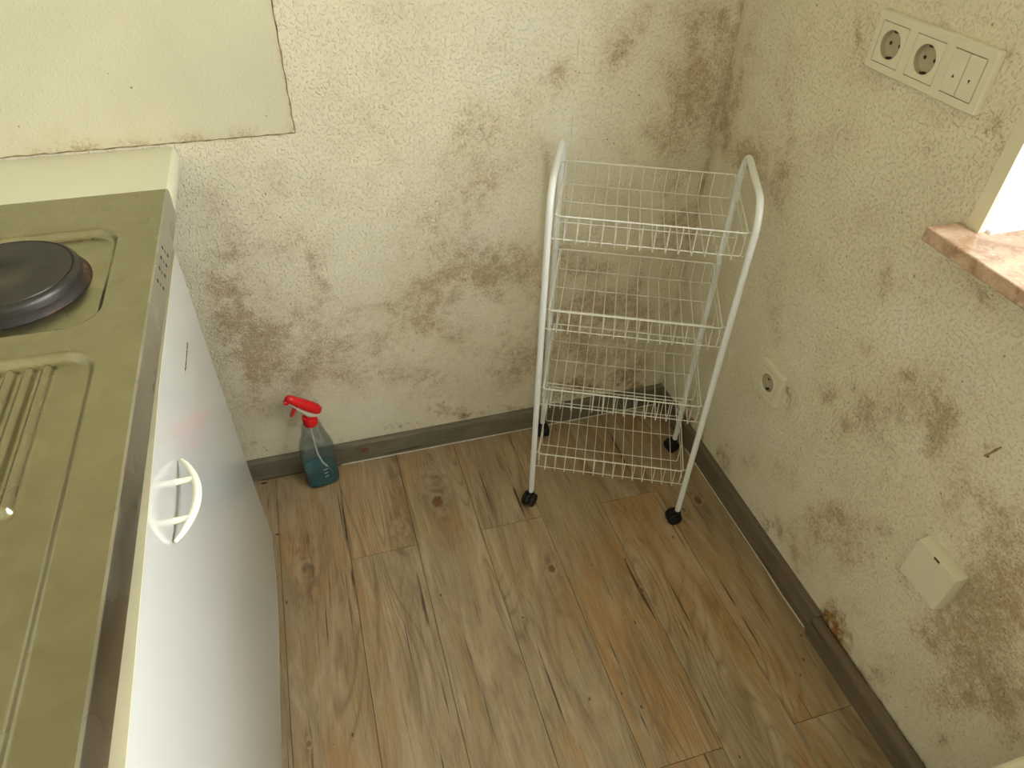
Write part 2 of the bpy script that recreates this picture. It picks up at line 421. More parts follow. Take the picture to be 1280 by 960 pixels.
# ------------------------------------------------------------------ the room
# stains on the two walls: centre (along the wall, height), two radius vectors, strength
MOLD_BACK = [(-1.049,0.462,0.087,-0.016,-0.02,-0.093,0.75),(-1.062,0.61,0.044,-0.007,-0.015,-0.063,0.45),(-1.021,0.359,0.075,-0.015,-0.013,-0.067,0.4),(-0.88,0.544,0.029,-0.004,-0.012,-0.079,0.5),(-0.919,0.643,0.045,-0.006,-0.01,-0.053,0.3),(-0.882,0.583,0.009,-0.002,-0.003,-0.019,0.7),(-0.628,0.504,0.082,-0.013,-0.003,-0.063,0.5),(-0.509,0.517,0.085,-0.013,0,-0.047,0.7),(-0.677,0.427,0.054,-0.01,-0.005,-0.067,0.45),(-0.606,0.357,0.078,-0.014,-0.002,-0.047,0.3),(-0.416,0.534,0.048,-0.007,0.002,-0.053,0.5),(-0.452,0.476,0.078,-0.012,0.002,-0.066,0.35),(-0.494,0.853,0.073,-0.006,0,-0.047,0.45),(-0.376,0.919,0.045,-0.003,0.001,-0.024,0.7),(-0.55,0.826,0.056,-0.004,0,-0.031,0.35),(-0.526,0.768,0.066,-0.007,-0.001,-0.042,0.35),(-0.62,0.676,0.085,-0.011,-0.002,-0.055,0.3),(-0.544,0.702,0.069,-0.008,0,-0.045,0.35),(-0.25,0.962,0.042,-0.003,0.007,-0.052,0.6),(-0.29,1.019,0.032,-0.002,0.004,-0.035,0.4),(-0.198,1.001,0.041,-0.002,0.005,-0.035,0.3),(-0.093,0.982,0.052,-0.003,0.014,-0.067,0.55),(-0.04,0.824,0.054,-0.004,0.016,-0.07,0.55),(-0.112,0.902,0.064,-0.005,0.012,-0.056,0.35),(-0.039,1.008,0.032,-0.002,0.011,-0.044,0.55),(-0.007,0.788,0.02,-0.002,0.013,-0.054,0.8),(-0.131,0.815,0.056,-0.004,0.008,-0.043,0.3),(-0.088,0.688,0.06,-0.006,0.015,-0.079,0.35),(0.032,0.685,0.038,-0.004,0.015,-0.06,0.45),(-0.013,0.519,0.066,-0.009,0.019,-0.092,0.35),(-0.447,0.291,0.095,-0.019,0.002,-0.104,0.3),(-0.55,0.21,0.105,-0.023,-0.001,-0.067,0.3),(-0.247,0.398,0.075,-0.013,0.008,-0.073,0.4),(-0.104,0.301,0.082,-0.015,0.017,-0.108,0.4),(-0.32,0.266,0.066,-0.014,0.01,-0.137,0.35),(-0.151,0.151,0.097,-0.021,0.009,-0.074,0.4),(-0.298,0.495,0.062,-0.009,0.007,-0.067,0.3),(-0.821,0.269,0.093,-0.02,-0.009,-0.074,0.25),(-0.945,0.296,0.07,-0.015,-0.012,-0.071,0.3),(-0.691,0.215,0.079,-0.018,-0.004,-0.065,0.25),(-0.72,0.892,0.058,-0.004,-0.008,-0.073,0.18),(-0.778,0.99,0.033,-0.001,-0.011,-0.079,0.15),(-0.723,0.705,0.063,-0.007,-0.007,-0.07,0.15),(-0.823,0.41,0.07,-0.013,-0.008,-0.067,0.3),(-1.044,0.743,0.027,-0.003,-0.012,-0.047,0.3),(-0.423,0.182,0.055,-0.012,0.004,-0.113,0.4),(-1.077,0.253,0.042,-0.01,-0.021,-0.097,0.45),(-1.123,0.122,0.052,-0.014,-0.012,-0.053,0.35),(-0.525,0.977,0.075,-0.005,0,-0.035,0.15),(-0.759,0.329,0.17,-0.035,-0.011,-0.122,0.22),(-0.597,0.599,0.142,-0.02,-0.005,-0.12,0.18),(-0.984,0.461,0.113,-0.021,-0.034,-0.173,0.2),(-0.278,0.283,0.158,-0.031,0.017,-0.193,0.22),(-0.03,0.386,0.093,-0.016,0.041,-0.213,0.2),(-0.424,0.724,0.107,-0.012,0.004,-0.091,0.15)]
RUST_BACK = [(-0.616,0.088,0.086,-0.021,-0.001,-0.028,0.45),(-0.742,0.077,0.083,-0.021,-0.001,-0.022,0.33),(-0.442,0.074,0.092,-0.022,0.001,-0.023,0.33),(-0.261,0.09,0.097,-0.022,0.004,-0.042,0.52),(-0.095,0.087,0.076,-0.017,0.005,-0.031,0.52),(-0.864,0.072,0.039,-0.01,-0.002,-0.017,0.26),(-0.635,0.135,0.052,-0.012,-0.001,-0.041,0.23),(-0.487,0.169,0.065,-0.014,0.001,-0.055,0.16),(-0.217,0.321,0.044,-0.008,0.004,-0.038,0.2),(-1.073,0.095,0.054,-0.015,-0.005,-0.022,0.26),(-0.087,0.193,0.048,-0.01,0.011,-0.072,0.26)]
PALE_BACK = [(-0.465,0.973,0.077,-0.004,0.002,-0.07,0.8),(-0.527,0.608,0.09,-0.011,-0.001,-0.078,0.8),(-0.547,0.404,0.077,-0.014,-0.001,-0.058,0.6),(-0.784,0.587,0.082,-0.012,-0.012,-0.097,0.5),(-0.39,1.01,0.062,-0.003,0.002,-0.041,0.5),(-0.361,0.818,0.052,-0.004,0.003,-0.041,0.5),(-0.863,0.373,0.07,-0.014,-0.009,-0.068,0.5),(-0.778,0.129,0.08,-0.02,-0.005,-0.055,0.5),(-1.001,0.184,0.054,-0.013,-0.011,-0.064,0.4)]
MOLD_RIGHT = [(-0.604,0.489,-0.058,0.053,-0.026,-0.047,0.65),(-0.775,0.603,-0.036,0.034,-0.026,-0.044,0.8),(-0.688,0.601,-0.042,0.036,-0.016,-0.03,0.4),(-0.534,0.487,-0.03,0.025,-0.009,-0.017,0.5),(-0.544,0.755,-0.017,0.01,-0.016,-0.029,0.55),(-0.536,0.957,-0.018,0.008,-0.008,-0.013,0.55),(-0.377,0.914,-0.041,0.016,-0.008,-0.016,0.35),(-0.329,0.882,-0.036,0.014,-0.012,-0.024,0.3),(-0.219,0.883,-0.03,0.011,-0.031,-0.063,0.4),(-0.228,0.755,-0.066,0.03,-0.027,-0.055,0.4),(-0.169,0.819,-0.047,0.018,-0.02,-0.041,0.35),(-0.058,0.964,-0.037,0.01,-0.027,-0.059,0.4),(-0.043,0.9,-0.021,0.006,-0.025,-0.055,0.5),(-0.045,0.804,-0.027,0.01,-0.026,-0.058,0.75),(-0.113,0.78,-0.031,0.012,-0.013,-0.028,0.6),(-0.936,0.505,-0.027,0.037,-0.029,-0.049,0.6),(-0.99,0.463,-0.025,0.039,-0.034,-0.054,0.75),(-0.975,0.348,-0.035,0.06,-0.029,-0.048,0.65),(-1.003,0.273,-0.03,0.059,-0.026,-0.044,0.55),(-1.04,0.345,-0.024,0.045,-0.028,-0.046,0.6),(-1.091,0.323,-0.018,0.039,-0.021,-0.034,0.5),(-0.932,0.273,-0.022,0.039,-0.019,-0.033,0.4),(-0.954,0.438,-0.019,0.03,-0.017,-0.028,0.6),(-1.086,0.27,-0.016,0.036,-0.011,-0.017,0.3),(-1.044,0.143,-0.009,0.022,-0.008,-0.013,0.5),(-0.648,0.218,-0.039,0.049,-0.024,-0.048,0.4),(-0.736,0.243,-0.033,0.045,-0.02,-0.037,0.4),(-0.752,0.36,-0.031,0.038,-0.015,-0.027,0.45),(-0.671,0.296,-0.027,0.032,-0.016,-0.029,0.4),(-0.621,0.102,-0.011,0.014,-0.022,-0.044,0.7),(-0.572,0.109,-0.011,0.014,-0.013,-0.027,0.7),(-0.335,0.094,-0.036,0.037,-0.017,-0.04,0.75),(-0.423,0.144,-0.034,0.037,-0.013,-0.028,0.4),(-0.527,0.231,-0.047,0.051,-0.021,-0.042,0.25),(-0.431,0.008,-0.033,0.04,-0.016,-0.036,0.3),(-0.724,0.818,-0.025,0.017,-0.011,-0.017,0.5),(-0.68,0.83,-0.02,0.012,-0.009,-0.013,0.35),(-0.47,0.817,-0.038,0.019,-0.016,-0.028,0.25),(-0.626,0.858,-0.034,0.018,-0.017,-0.03,0.2),(-0.843,0.645,-0.011,0.011,-0.003,-0.004,0.6),(-0.711,0.654,-0.055,0.046,-0.016,-0.027,0.35),(-0.533,0.335,-0.045,0.044,-0.016,-0.032,0.25),(-0.789,0.145,-0.031,0.05,-0.016,-0.031,0.35),(-0.894,0.122,-0.022,0.04,-0.025,-0.044,0.4),(-0.842,0.329,-0.013,0.018,-0.015,-0.026,0.4),(-0.93,0.424,-0.009,0.013,-0.01,-0.016,0.6),(-0.368,0.497,-0.025,0.018,-0.018,-0.038,0.3),(-0.468,0.409,-0.023,0.02,-0.019,-0.039,0.45),(-0.387,1.006,-0.031,0.009,-0.006,-0.013,0.3),(-0.524,1.005,-0.038,0.013,-0.006,-0.01,0.45),(-0.613,1.025,-0.013,0.005,-0.005,-0.008,0.4),(-0.594,1.098,-0.011,0.003,-0.007,-0.011,0.5),(-0.479,1.109,-0.084,0.02,-0.002,-0.003,0.6),(-0.334,1.049,-0.007,0.002,-0.022,-0.041,0.4),(-0.652,0.972,-0.006,0.002,-0.032,-0.053,0.5),(-0.645,0.915,-0.015,0.007,-0.005,-0.01,0.7),(-0.744,0.468,-0.046,0.05,-0.021,-0.038,0.25),(-0.857,0.519,-0.036,0.044,-0.017,-0.028,0.35),(-0.579,0.617,-0.029,0.022,-0.01,-0.019,0.3),(-0.688,0.566,-0.102,0.093,-0.042,-0.073,0.18),(-0.939,0.382,-0.069,0.109,-0.064,-0.109,0.2),(-0.724,0.265,-0.088,0.116,-0.048,-0.089,0.16),(-0.26,0.659,-0.106,0.057,-0.056,-0.117,0.15)]
RUST_RIGHT = [(-0.757,0.078,-0.016,0.025,-0.016,-0.029,1),(-0.797,0.072,-0.015,0.024,-0.016,-0.03,1),(-0.837,0.064,-0.011,0.02,-0.015,-0.029,0.8),(-0.877,0.053,-0.009,0.017,-0.015,-0.029,0.6),(-0.931,0.036,-0.009,0.02,-0.021,-0.038,0.45),(-0.985,0.038,-0.008,0.02,-0.017,-0.029,0.4),(-0.335,0.094,-0.026,0.027,-0.013,-0.03,0.4),(-0.451,0.415,-0.012,0.01,-0.017,-0.034,0.5),(-0.489,0.077,-0.017,0.021,-0.013,-0.028,0.3),(-0.542,0.071,-0.02,0.025,-0.018,-0.037,0.3),(-0.12,0.045,-0.066,0.061,-0.017,-0.044,0.6),(-0.238,0.083,-0.024,0.023,-0.013,-0.031,0.5),(-0.958,0.455,-0.019,0.029,-0.017,-0.027,0.25)]
PALE_RIGHT = [(-0.131,0.983,-0.045,0.012,-0.036,-0.074,0.5),(-0.436,0.527,-0.047,0.035,-0.029,-0.057,0.4),(-0.623,0.683,-0.062,0.045,-0.039,-0.07,0.4),(-0.776,0.708,-0.038,0.032,-0.024,-0.04,0.4),(-0.438,0.288,-0.041,0.04,-0.016,-0.033,0.4),(-0.728,0.53,-0.046,0.046,-0.021,-0.037,0.3)]

def vnoise(a, b, f, seed):
    rg = np.random.default_rng(seed); T = rg.random((64, 64))
    a = a * f; b = b * f
    ia = np.floor(a).astype(int); ib = np.floor(b).astype(int); fa = a - ia; fb = b - ib
    fa = fa*fa*(3-2*fa); fb = fb*fb*(3-2*fb)
    g = lambda i, j: T[i % 64, j % 64]
    return (g(ia, ib)*(1-fa)*(1-fb) + g(ia+1, ib)*fa*(1-fb) + g(ia, ib+1)*(1-fa)*fb + g(ia+1, ib+1)*fa*fb)

def density(blobs, H, Z, seed, base=0.0):
    jh = (vnoise(H, Z, 14, seed)-.5)*.05 + (vnoise(H, Z, 40, seed+1)-.5)*.03
    jz = (vnoise(H, Z, 14, seed+2)-.5)*.05 + (vnoise(H, Z, 40, seed+3)-.5)*.03
    out = np.zeros_like(H)
    for (h, z, ax, az, bx, bz, s) in blobs:
        k = min(1.0, 20*math.sqrt(abs(ax*bz - az*bx)))
        wx = H + jh*k - h; wz = Z + jz*k - z; det = ax*bz - az*bx
        c1 = (wx*bz - wz*bx)/det; c2 = (ax*wz - az*wx)/det
        out = out + s*np.exp(-1.1*(c1*c1 + c2*c2))
    rough = .55 + .9*vnoise(H, Z, 30, seed+5)*vnoise(H, Z, 75, seed+6)*1.6
    out = out*rough + base*vnoise(H, Z, 9, seed+8)*vnoise(H, Z, 24, seed+9)
    return np.clip(out, 0, 1)

def wall_grid(name, hs, zs, point, skip, boxes, mold, rust, pale, seed, mat, base, edge_fn=None):
    nh, nz = len(hs), len(zs)
    HH, ZZ = np.meshgrid(np.array(hs), np.array(zs), indexing='ij')
    vs = [point(h, z) for h in hs for z in zs]; fs = []
    for i in range(nh-1):
        for j in range(nz-1):
            if skip and skip((hs[i]+hs[i+1])/2, (zs[j]+zs[j+1])/2): continue
            fs.append((i*nz+j, (i+1)*nz+j, (i+1)*nz+j+1, i*nz+j+1))
    nv = len(vs)
    mb = MB(); mb.v = vs; mb.f = fs
    for b in boxes: mb.box(*b)
    me = bpy.data.meshes.new(name); me.from_pydata(mb.v, [], mb.f)
    me.materials.append(mat)
    A = {'mold': density(mold, HH, ZZ, seed, base), 'rust': density(rust, HH, ZZ, seed+20), 'pale': density(pale, HH, ZZ, seed+40)}
    if edge_fn is not None: A['mold'] = np.clip(A['mold'] + edge_fn(HH, ZZ), 0, 1)
    for k, a in A.items():
        at = me.attributes.new(k, 'FLOAT', 'POINT')
        full = np.zeros(len(me.vertices), dtype=np.float32); full[:nv] = a.ravel().astype(np.float32)
        at.data.foreach_set('value', full)
    o = bpy.data.objects.new(name, me); COL.objects.link(o); o['kind'] = 'structure'
    return o

def steps(a, b, s, extra=()):
    n = max(2, int(round((b-a)/s))+1)
    L = set(np.round(np.linspace(a, b, n), 4)); L |= set(extra)
    L = sorted(float(q) for q in L)
    return L

wall_back = wall_grid('wall_back', steps(ROOM_X, 0, .007), steps(0, ROOM_H, .009), lambda h, z: (h, 0.0, z), None,
    [(ROOM_X-.1, .30, .001, .12, -.1, ROOM_H+.1)], MOLD_BACK, RUST_BACK, PALE_BACK, 3, M['wall'], .55,
    lambda H, Z: .75*np.exp(-((H+.004)/.012)**2)*vnoise(H*0, Z, 9, 77)*vnoise(H, Z, 45, 78)*1.6)
tag(wall_back, 'cream woodchip wall stained with brown mold behind the wire trolley')
WIN = lambda h, z: WIN_Y0 < h < WIN_Y1 and WIN_Z0 < z < WIN_Z1
wall_right = wall_grid('wall_right', steps(ROOM_Y, 0, .009, (WIN_Y0, WIN_Y1)), steps(0, ROOM_H, .009, (WIN_Z0, WIN_Z1)), lambda h, z: (0.0, h, z), WIN,
    [(.001, .30, WIN_Y1, .001, -.1, ROOM_H+.1), (.001, .30, ROOM_Y, WIN_Y0, -.1, ROOM_H+.1), (.001, .30, WIN_Y0, WIN_Y1, -.1, WIN_Z0-.022), (.001, .30, WIN_Y0, WIN_Y1, WIN_Z1, ROOM_H+.1)],
    MOLD_RIGHT, RUST_RIGHT, PALE_RIGHT, 9, M['wall'], .5,
    lambda H, Z: .7*np.exp(-((H+.006)/.014)**2)*vnoise(H*0, Z, 9, 87)*vnoise(H, Z, 45, 88)*1.6)
tag(wall_right, 'cream woodchip wall with mold patches around the sockets and window')
tag(MB().box(ROOM_X-.12, ROOM_X, ROOM_Y-.1, .0, -.1, ROOM_H+.1).build('wall_left', M['plaster_dim']), 'plain unseen wall behind the sink unit, darkened to cut bounce light', kind='structure')
nw = MB()
for (a, b, c, e) in ((ROOM_X-.1, DR_X0, -.1, ROOM_H+.1), (DR_X1, .30, -.1, ROOM_H+.1), (DR_X0, DR_X1, -.1, DR_Z0), (DR_X0, DR_X1, DR_Z1, ROOM_H+.1)): nw.box(a, b, ROOM_Y-.12, ROOM_Y, c, e)
tag(nw.build('wall_near', M['plaster_dim']), 'plain unseen wall opposite the moldy wall, darkened to cut bounce light', kind='structure')
tag(MB().box(ROOM_X-.1, .30, ROOM_Y-.1, .1, ROOM_H, ROOM_H+.1).build('ceiling', M['ceiling']), 'pale painted ceiling', kind='structure')

# yellowish smooth patch of the back wall, a child of the wall
PX, PZ = -0.869, 0.853
pm = MB()
hs = steps(ROOM_X, PX, .008); zs = steps(PZ, 1.55, .008)
HH, ZZ = np.meshgrid(np.array(hs), np.array(zs), indexing='ij')
nz = len(zs)
pm.v = [(h, -.0022, z) for h in hs for z in zs]
pm.f = [(i*nz+j, (i+1)*nz+j, (i+1)*nz+j+1, i*nz+j+1) for i in range(len(hs)-1) for j in range(nz-1)]
npv = len(pm.v)
pm.box(ROOM_X, PX+.0006, -.0020, 0.0, PZ-.0006, 1.55)
pme = bpy.data.meshes.new('painted_patch'); pme.from_pydata(pm.v, [], pm.f); pme.materials.append(M['panel'])
eb = np.exp(-((ZZ-PZ)/.016)**2)*(vnoise(HH, ZZ, 22, 5)**1.2)*1.15 + .75*np.exp(-((HH-PX)/.007)**2)*(vnoise(HH, ZZ, 26, 6))*np.clip((1.3-ZZ)/.3, 0, 1)
eb = eb + .45*np.exp(-((ZZ-PZ)/.05)**2)*vnoise(HH, ZZ, 35, 8)**3
for k, a in (('mold', np.clip(eb*.8 + .10*vnoise(HH, ZZ, 6, 4), 0, 1)), ('rust', np.clip(eb*.5*np.clip((-1.0-HH)/.1, 0, 1)*vnoise(HH, ZZ, 40, 9), 0, 1))):
    at = pme.attributes.new(k, 'FLOAT', 'POINT'); full = np.zeros(len(pme.vertices), dtype=np.float32); full[:npv] = a.ravel(); at.data.foreach_set('value', full)
pp = bpy.data.objects.new('painted_patch', pme); COL.objects.link(pp); pp.parent = wall_back
pe = MB(); L = []
for k in range(60):
    z = PZ + .5*k/59; w = .0008+.0011*abs(math.sin(k*1.9)+.5*math.sin(k*.7)); x = PX + .0008*math.sin(k*1.3)
    L.append([(x-w, -.0026, z), (x+.0006, -.0026, z), (x+.0006, 0, z), (x-w, 0, z)])
pe.loft(L); L = []
for k in range(90):
    x = PX - .62*k/89; w = .0006+.0010*abs(math.sin(k*1.7)+.6*math.sin(k*.53)); z = PZ + .0005*math.sin(k*1.1)
    L.append([(x, -.0026, z-.0006), (x, -.0026, z+w), (x, 0, z+w), (x, 0, z-.0006)])
pe.loft(L)
pe.build('stained_edge', M['stain'], pp)
pp['label'] = 'yellowish smooth rectangle with a moldy lower edge'

# floor: subfloor with one object per plank
floor = tag(MB().box(ROOM_X-.1, .30, ROOM_Y-.1, .1, -.10, -.004).build('floor', M['subfloor']), 'weathered brown wood-look plank floor', kind='structure')
PW = 0.152
plank_cache = {}
def plank(x0, x1, y0, y1, tone):
    w, l = round(x1-x0, 4), round(y1-y0, 4)
    if (w, l) not in plank_cache:
        g, c = .0004, .0007
        lo = lambda e, z: [(-w/2+e, -l/2+e, z), (w/2-e, -l/2+e, z), (w/2-e, l/2-e, z), (-w/2+e, l/2-e, z)]
        o = MB().loft([lo(g, -.004), lo(g, -c), lo(g+c, 0.0)]).build('plank', M['floor'])
        plank_cache[(w, l)] = o
    else:
        o = plank_cache[(w, l)].copy(); COL.objects.link(o)
    o.parent = floor; o.location = ((x0+x1)/2, (y0+y1)/2, 0)
    o.color = (tone, random.random(), 0, 1)
TONES = {0: [.45, .3, .2], -1: [.25, .45, .1], -2: [.62, .66, .4], -3: [.35, .2, .3], -4: [.25, .3, .5], -5: [.4, .25, .4], -6: [.5, .55, .5], -7: [.1, .3, .4]}
x_hi = -0.001
for n in range(0, -12, -1):
    x1 = min(-.001, -.305 + PW*(n+2)); x0 = max(ROOM_X, -.305 + PW*(n+1))
    if x1 <= ROOM_X: break
    joints = [-.311, -1.511, -2.711] if n % 2 else [-.909, -2.109]
    ys = [-.001] + joints + [ROOM_Y]
    for k in range(len(ys)-1):
        tl = TONES.get(n, [.4, .3, .3])
        plank(x0, x1, ys[k+1], ys[k], tl[min(k, 2)])

# skirting boards
HB, TB = .063, .015
def board(name, mat, prof, axis, a, b, parent):
    """extrude a 2D profile (out from wall, height) along the wall"""
    if axis == 'x': L = [[(q, -o_, z) for (o_, z) in prof] for q in (a, b)]
    else: L = [[(-o_, q, z) for (o_, z) in prof] for q in (a, b)]
    return MB().loft(L).build(name, mat, parent, smooth=True, angle=40)
prof = [(0, 0), (TB, 0), (TB, HB-.006), (TB-.0015, HB-.002), (TB-.005, HB), (0, HB)]
bb = board('baseboard_back', M['board'], prof, 'x', ROOM_X, 0.0, None)
bb.color = (.3, .4, 0, 1); tag(bb, 'grey brown skirting board along the moldy back wall', kind='structure')
MB().tube([(-.90, -TB-.0006, .0012), (-.6, -TB-.0008, .0014), (-.3, -TB-.0006, .0014), (-TB, -TB-.0006, .0012)], .0016, 6).build('caulk_bead', M['caulk'], bb)
MB().tube([(-1.10, -TB-.0004, .001), (-.99, -TB-.0006, .0015), (-.905, -TB-.0004, .001)], .0016, 6).build('grime_line', M['grime'], bb)
br = empty('baseboard_right', (0, 0, 0)); tag(br, 'grey brown skirting board in two lengths below the sockets', kind='structure')
o = board('board', M['board_side'], prof, 'y', -.752, -TB, br); o.color = (.35, .7, 0, 1)
MB().tube([(-TB-.0006, -.20, .0012), (-TB-.0006, -.5, .0014), (-TB-.0006, -.60, .0014)], .0013, 6).build('caulk_bead', M['caulk'], br)
MB().tube([(-TB-.0006, -.60, .001), (-TB-.0030, -.66, .0016), (-TB-.0008, -.74, .001)], .0018, 6).build('caulk_bead', M['caulk'], br)
prof2 = [(.004, 0), (TB+.0085, 0), (TB+.0085, HB-.016), (TB+.006, HB-.009), (TB+.001, HB-.005), (.007, HB-.004), (.004, HB-.006)]
L = []
for q, k in ((-.748, .80), (-.7515, .93), (-.757, 1.0), (-1.2, 1.0), (ROOM_Y, 1.0)):
    L.append([(-(.004+(o_-.004)*k), q, z*(.9+.1*k)) for (o_, z) in prof2])
o = MB().loft(L).build('board', M['board_side'], br, smooth=True, angle=40); o.color = (.55, .2, 0, 1)

# window with stone sill
win = empty('window_1', (0, (WIN_Y0+WIN_Y1)/2, WIN_Z0)); tag(win, 'bright white plastic window with a rosy stone sill', kind='structure')
def wb(name, mat, x0, x1, y0, y1, z0, z1, bevel=0):
    cy = (WIN_Y0+WIN_Y1)/2
    return MB().box(x0, x1, y0-cy, y1-cy, z0-WIN_Z0, z1-WIN_Z0).build(name, mat, win, bevel=bevel)
wb('sill', M['stone'], -.057, .25, WIN_Y0-.012, -.6355, WIN_Z0-.021, WIN_Z0, .0025)
cyw = (WIN_Y0+WIN_Y1)/2
hgt = WIN_Z1-WIN_Z0
for (ya, yb_) in ((WIN_Y1, WIN_Y1-.022), (WIN_Y0, WIN_Y0+.022)):   # cream casing strips and white jamb linings
    wb('corner_strip', M['plaster'], -.0012, .004, min(ya, yb_), max(ya, yb_), WIN_Z0, WIN_Z1)
    wb('jamb_lining', M['pvc'], .004, .25, min(ya, yb_), max(ya, yb_), WIN_Z0, WIN_Z1)
wb('jamb_lining', M['pvc'], .001, .25, WIN_Y0+.022, WIN_Y1-.022, WIN_Z1-.010, WIN_Z1)
wb('sealant', M['pvc'], .012, .20, WIN_Y1-.030, WIN_Y1-.020, WIN_Z0, WIN_Z0+.005)
fy0, fy1, fz0, fz1 = WIN_Y0+.022, WIN_Y1-.022, WIN_Z0, WIN_Z1-.010
fm = MB(); fw = .06
for (a, b, c, e) in ((fy0, fy0+fw, fz0, fz1), (fy1-fw, fy1, fz0, fz1), (fy0+fw, fy1-fw, fz0, fz0+fw), (fy0+fw, fy1-fw, fz1-fw, fz1)):
    fm.box(.23, .30, a-cyw, b-cyw, c-WIN_Z0, e-WIN_Z0)
fm.build('frame', M['pvc'], win)
sm_ = MB(); sw = .05
a0, a1, c0, c1 = fy0+fw-.01, fy1-fw+.01, fz0+fw-.01, fz1-fw+.01
for (a, b, c, e) in ((a0, a0+sw, c0, c1), (a1-sw, a1, c0, c1), (a0+sw, a1-sw, c0, c0+sw), (a0+sw, a1-sw, c1-sw, c1)):
    sm_.box(.215, .27, a-cyw, b-cyw, c-WIN_Z0, e-WIN_Z0)
sash = sm_.build('sash', M['pvc'], win)
wb('pane', M['glass'], .243, .247, a0+sw, a1-sw, c0+sw, c1-sw)

# window added behind the viewer to throw light on the back wall
dr = empty('added_window', ((DR_X0+DR_X1)/2, ROOM_Y, DR_Z0)); tag(dr, 'unseen white casement window added to light the moldy wall', kind='structure')
hwd = (DR_X1-DR_X0)/2; hh = DR_Z1-DR_Z0
for (x0, x1) in ((-hwd, 0.0), (0.0, hwd)):
    fm = MB()
    for (a, b, c, e) in ((x0, x0+.055, 0, hh), (x1-.055, x1, 0, hh), (x0+.055, x1-.055, 0, .055), (x0+.055, x1-.055, hh-.055, hh)): fm.box(a, b, -.09, -.03, c, e)
    leaf = fm.build('casement', M['pvc'], dr)
    MB().box(x0+.055, x1-.055, -.062, -.058, .055, hh-.055).build('pane', M['glass'], leaf)
MB().tube(arc_path([(.03, -.03, .45), (.03, .02, .45), (.03, .02, .34)], .012, 4), .008, 10).build('window_handle', M['pvc'], dr, smooth=True)

# ------------------------------------------------------------------ sink unit with hob
ZC, XF, YB, SK = .850, -1.0724, -.177, .046
XB, YE = ROOM_X+.002, -1.19
unit = empty('sink_unit', ((XF+XB)/2, (YB+YE)/2, 0)); tag(unit, 'white sink unit with stained stainless steel hob top', 'kitchen unit')
UO = Vector(unit.location)
def loc(pts): return [(p[0]-UO.x, p[1]-UO.y, p[2]) for p in pts]
def ub(m, x0, x1, y0, y1, z0, z1): return m.box(x0-UO.x, x1-UO.x, y0-UO.y, y1-UO.y, z0, z1)
# pressed steel top as a relief
def sd(X, Y, x0, x1, y0, y1, rad):
    qx = np.abs(X-(x0+x1)/2)-(x1-x0)/2+rad; qy = np.abs(Y-(y0+y1)/2)-(y1-y0)/2+rad
    return np.sqrt(np.maximum(qx, 0)**2+np.maximum(qy, 0)**2)+np.minimum(np.maximum(qx, qy), 0)-rad
def sst(v, a, b):
    t_ = np.clip((v-a)/(b-a), 0, 1); return t_*t_*(3-2*t_)
xs = np.unique(np.round(np.concatenate([np.linspace(XB, -1.34, 60), np.linspace(-1.34, XF-.0035, 140)]), 5))
ys = np.unique(np.round(np.linspace(YE, YB-.0005, 420), 5))
GX, GY = np.meshgrid(xs, ys, indexing='ij')
hob_x = (-1.66, -1.127); hob_y = (-.531, -.284)
s1 = sd(GX, GY, *hob_x, *hob_y, .042)
H = -.0105*(1-sst(s1, -.0095, .0))
s2 = sd(GX, GY, -1.66, -1.119, -1.15, -.576, .04)
H = H - .0095*(1-sst(s2, -.011, .0))
for k in range(9):
    rx = -1.1705 - .0178*k*1.02
    dd_ = np.sqrt((GX-rx)**2 + np.maximum(np.maximum(-.800-GY, GY+.598), 0)**2)
    H = H + .0080*(1-sst(dd_, .0020, .0078))
s3 = sd(GX, GY, -1.62, -1.24, -1.12, -.86, .05)
H = H - .13*(1-sst(s3, -.025, .0))
ny = len(ys); mt = MB()
mt.v = [(float(GX[i, j])-UO.x, float(GY[i, j])-UO.y, ZC+float(H[i, j])) for i in range(len(xs)) for j in range(ny)]
mt.f = [(i*ny+j, (i+1)*ny+j, (i+1)*ny+j+1, i*ny+j+1) for i in range(len(xs)-1) for j in range(ny-1)]
top = mt.build('steel_top', M['steel'], unit, smooth=True, angle=60)
# rolled front lip and skirt
lip = []
for (x, z) in ((XF-.0045, ZC), (XF-.0025, ZC-.0001), (XF-.0008, ZC-.0009), (XF, ZC-.0030), (XF, ZC-SK), (XF-.0016, ZC-SK), (XF-.0016, ZC-.004), (XF-.0045, ZC-.0014)):
    lip.append((x, z))
sk = MB().loft([[(x-UO.x, y-UO.y, z) for (x, z) in lip] for y in (YE, YB)]).build('front_skirt', M['steel_front'], unit, smooth=True, angle=40)
ub(MB(), XB, XF-.002, YB-.0016, YB, ZC-SK, ZC-.0004).build('side_skirt', M['steel_front'], unit)
# slots punched through the skirt
for k, (yy, zt) in enumerate(((-.345, 0), (-.372, 0), (-.400, 0), (-.432, 0))):
    for q in range(3):
        y = yy - .0035*q + .012*q*.9; z = ZC-.0105-.0105*q
        MB().lathe([(.0028, 0), (.0028, .0009)], 10, (XF-.0004-UO.x, y-UO.y, z), 'x').build('vent_hole', M['dark'] if q != 1 else M['contact'], sk)
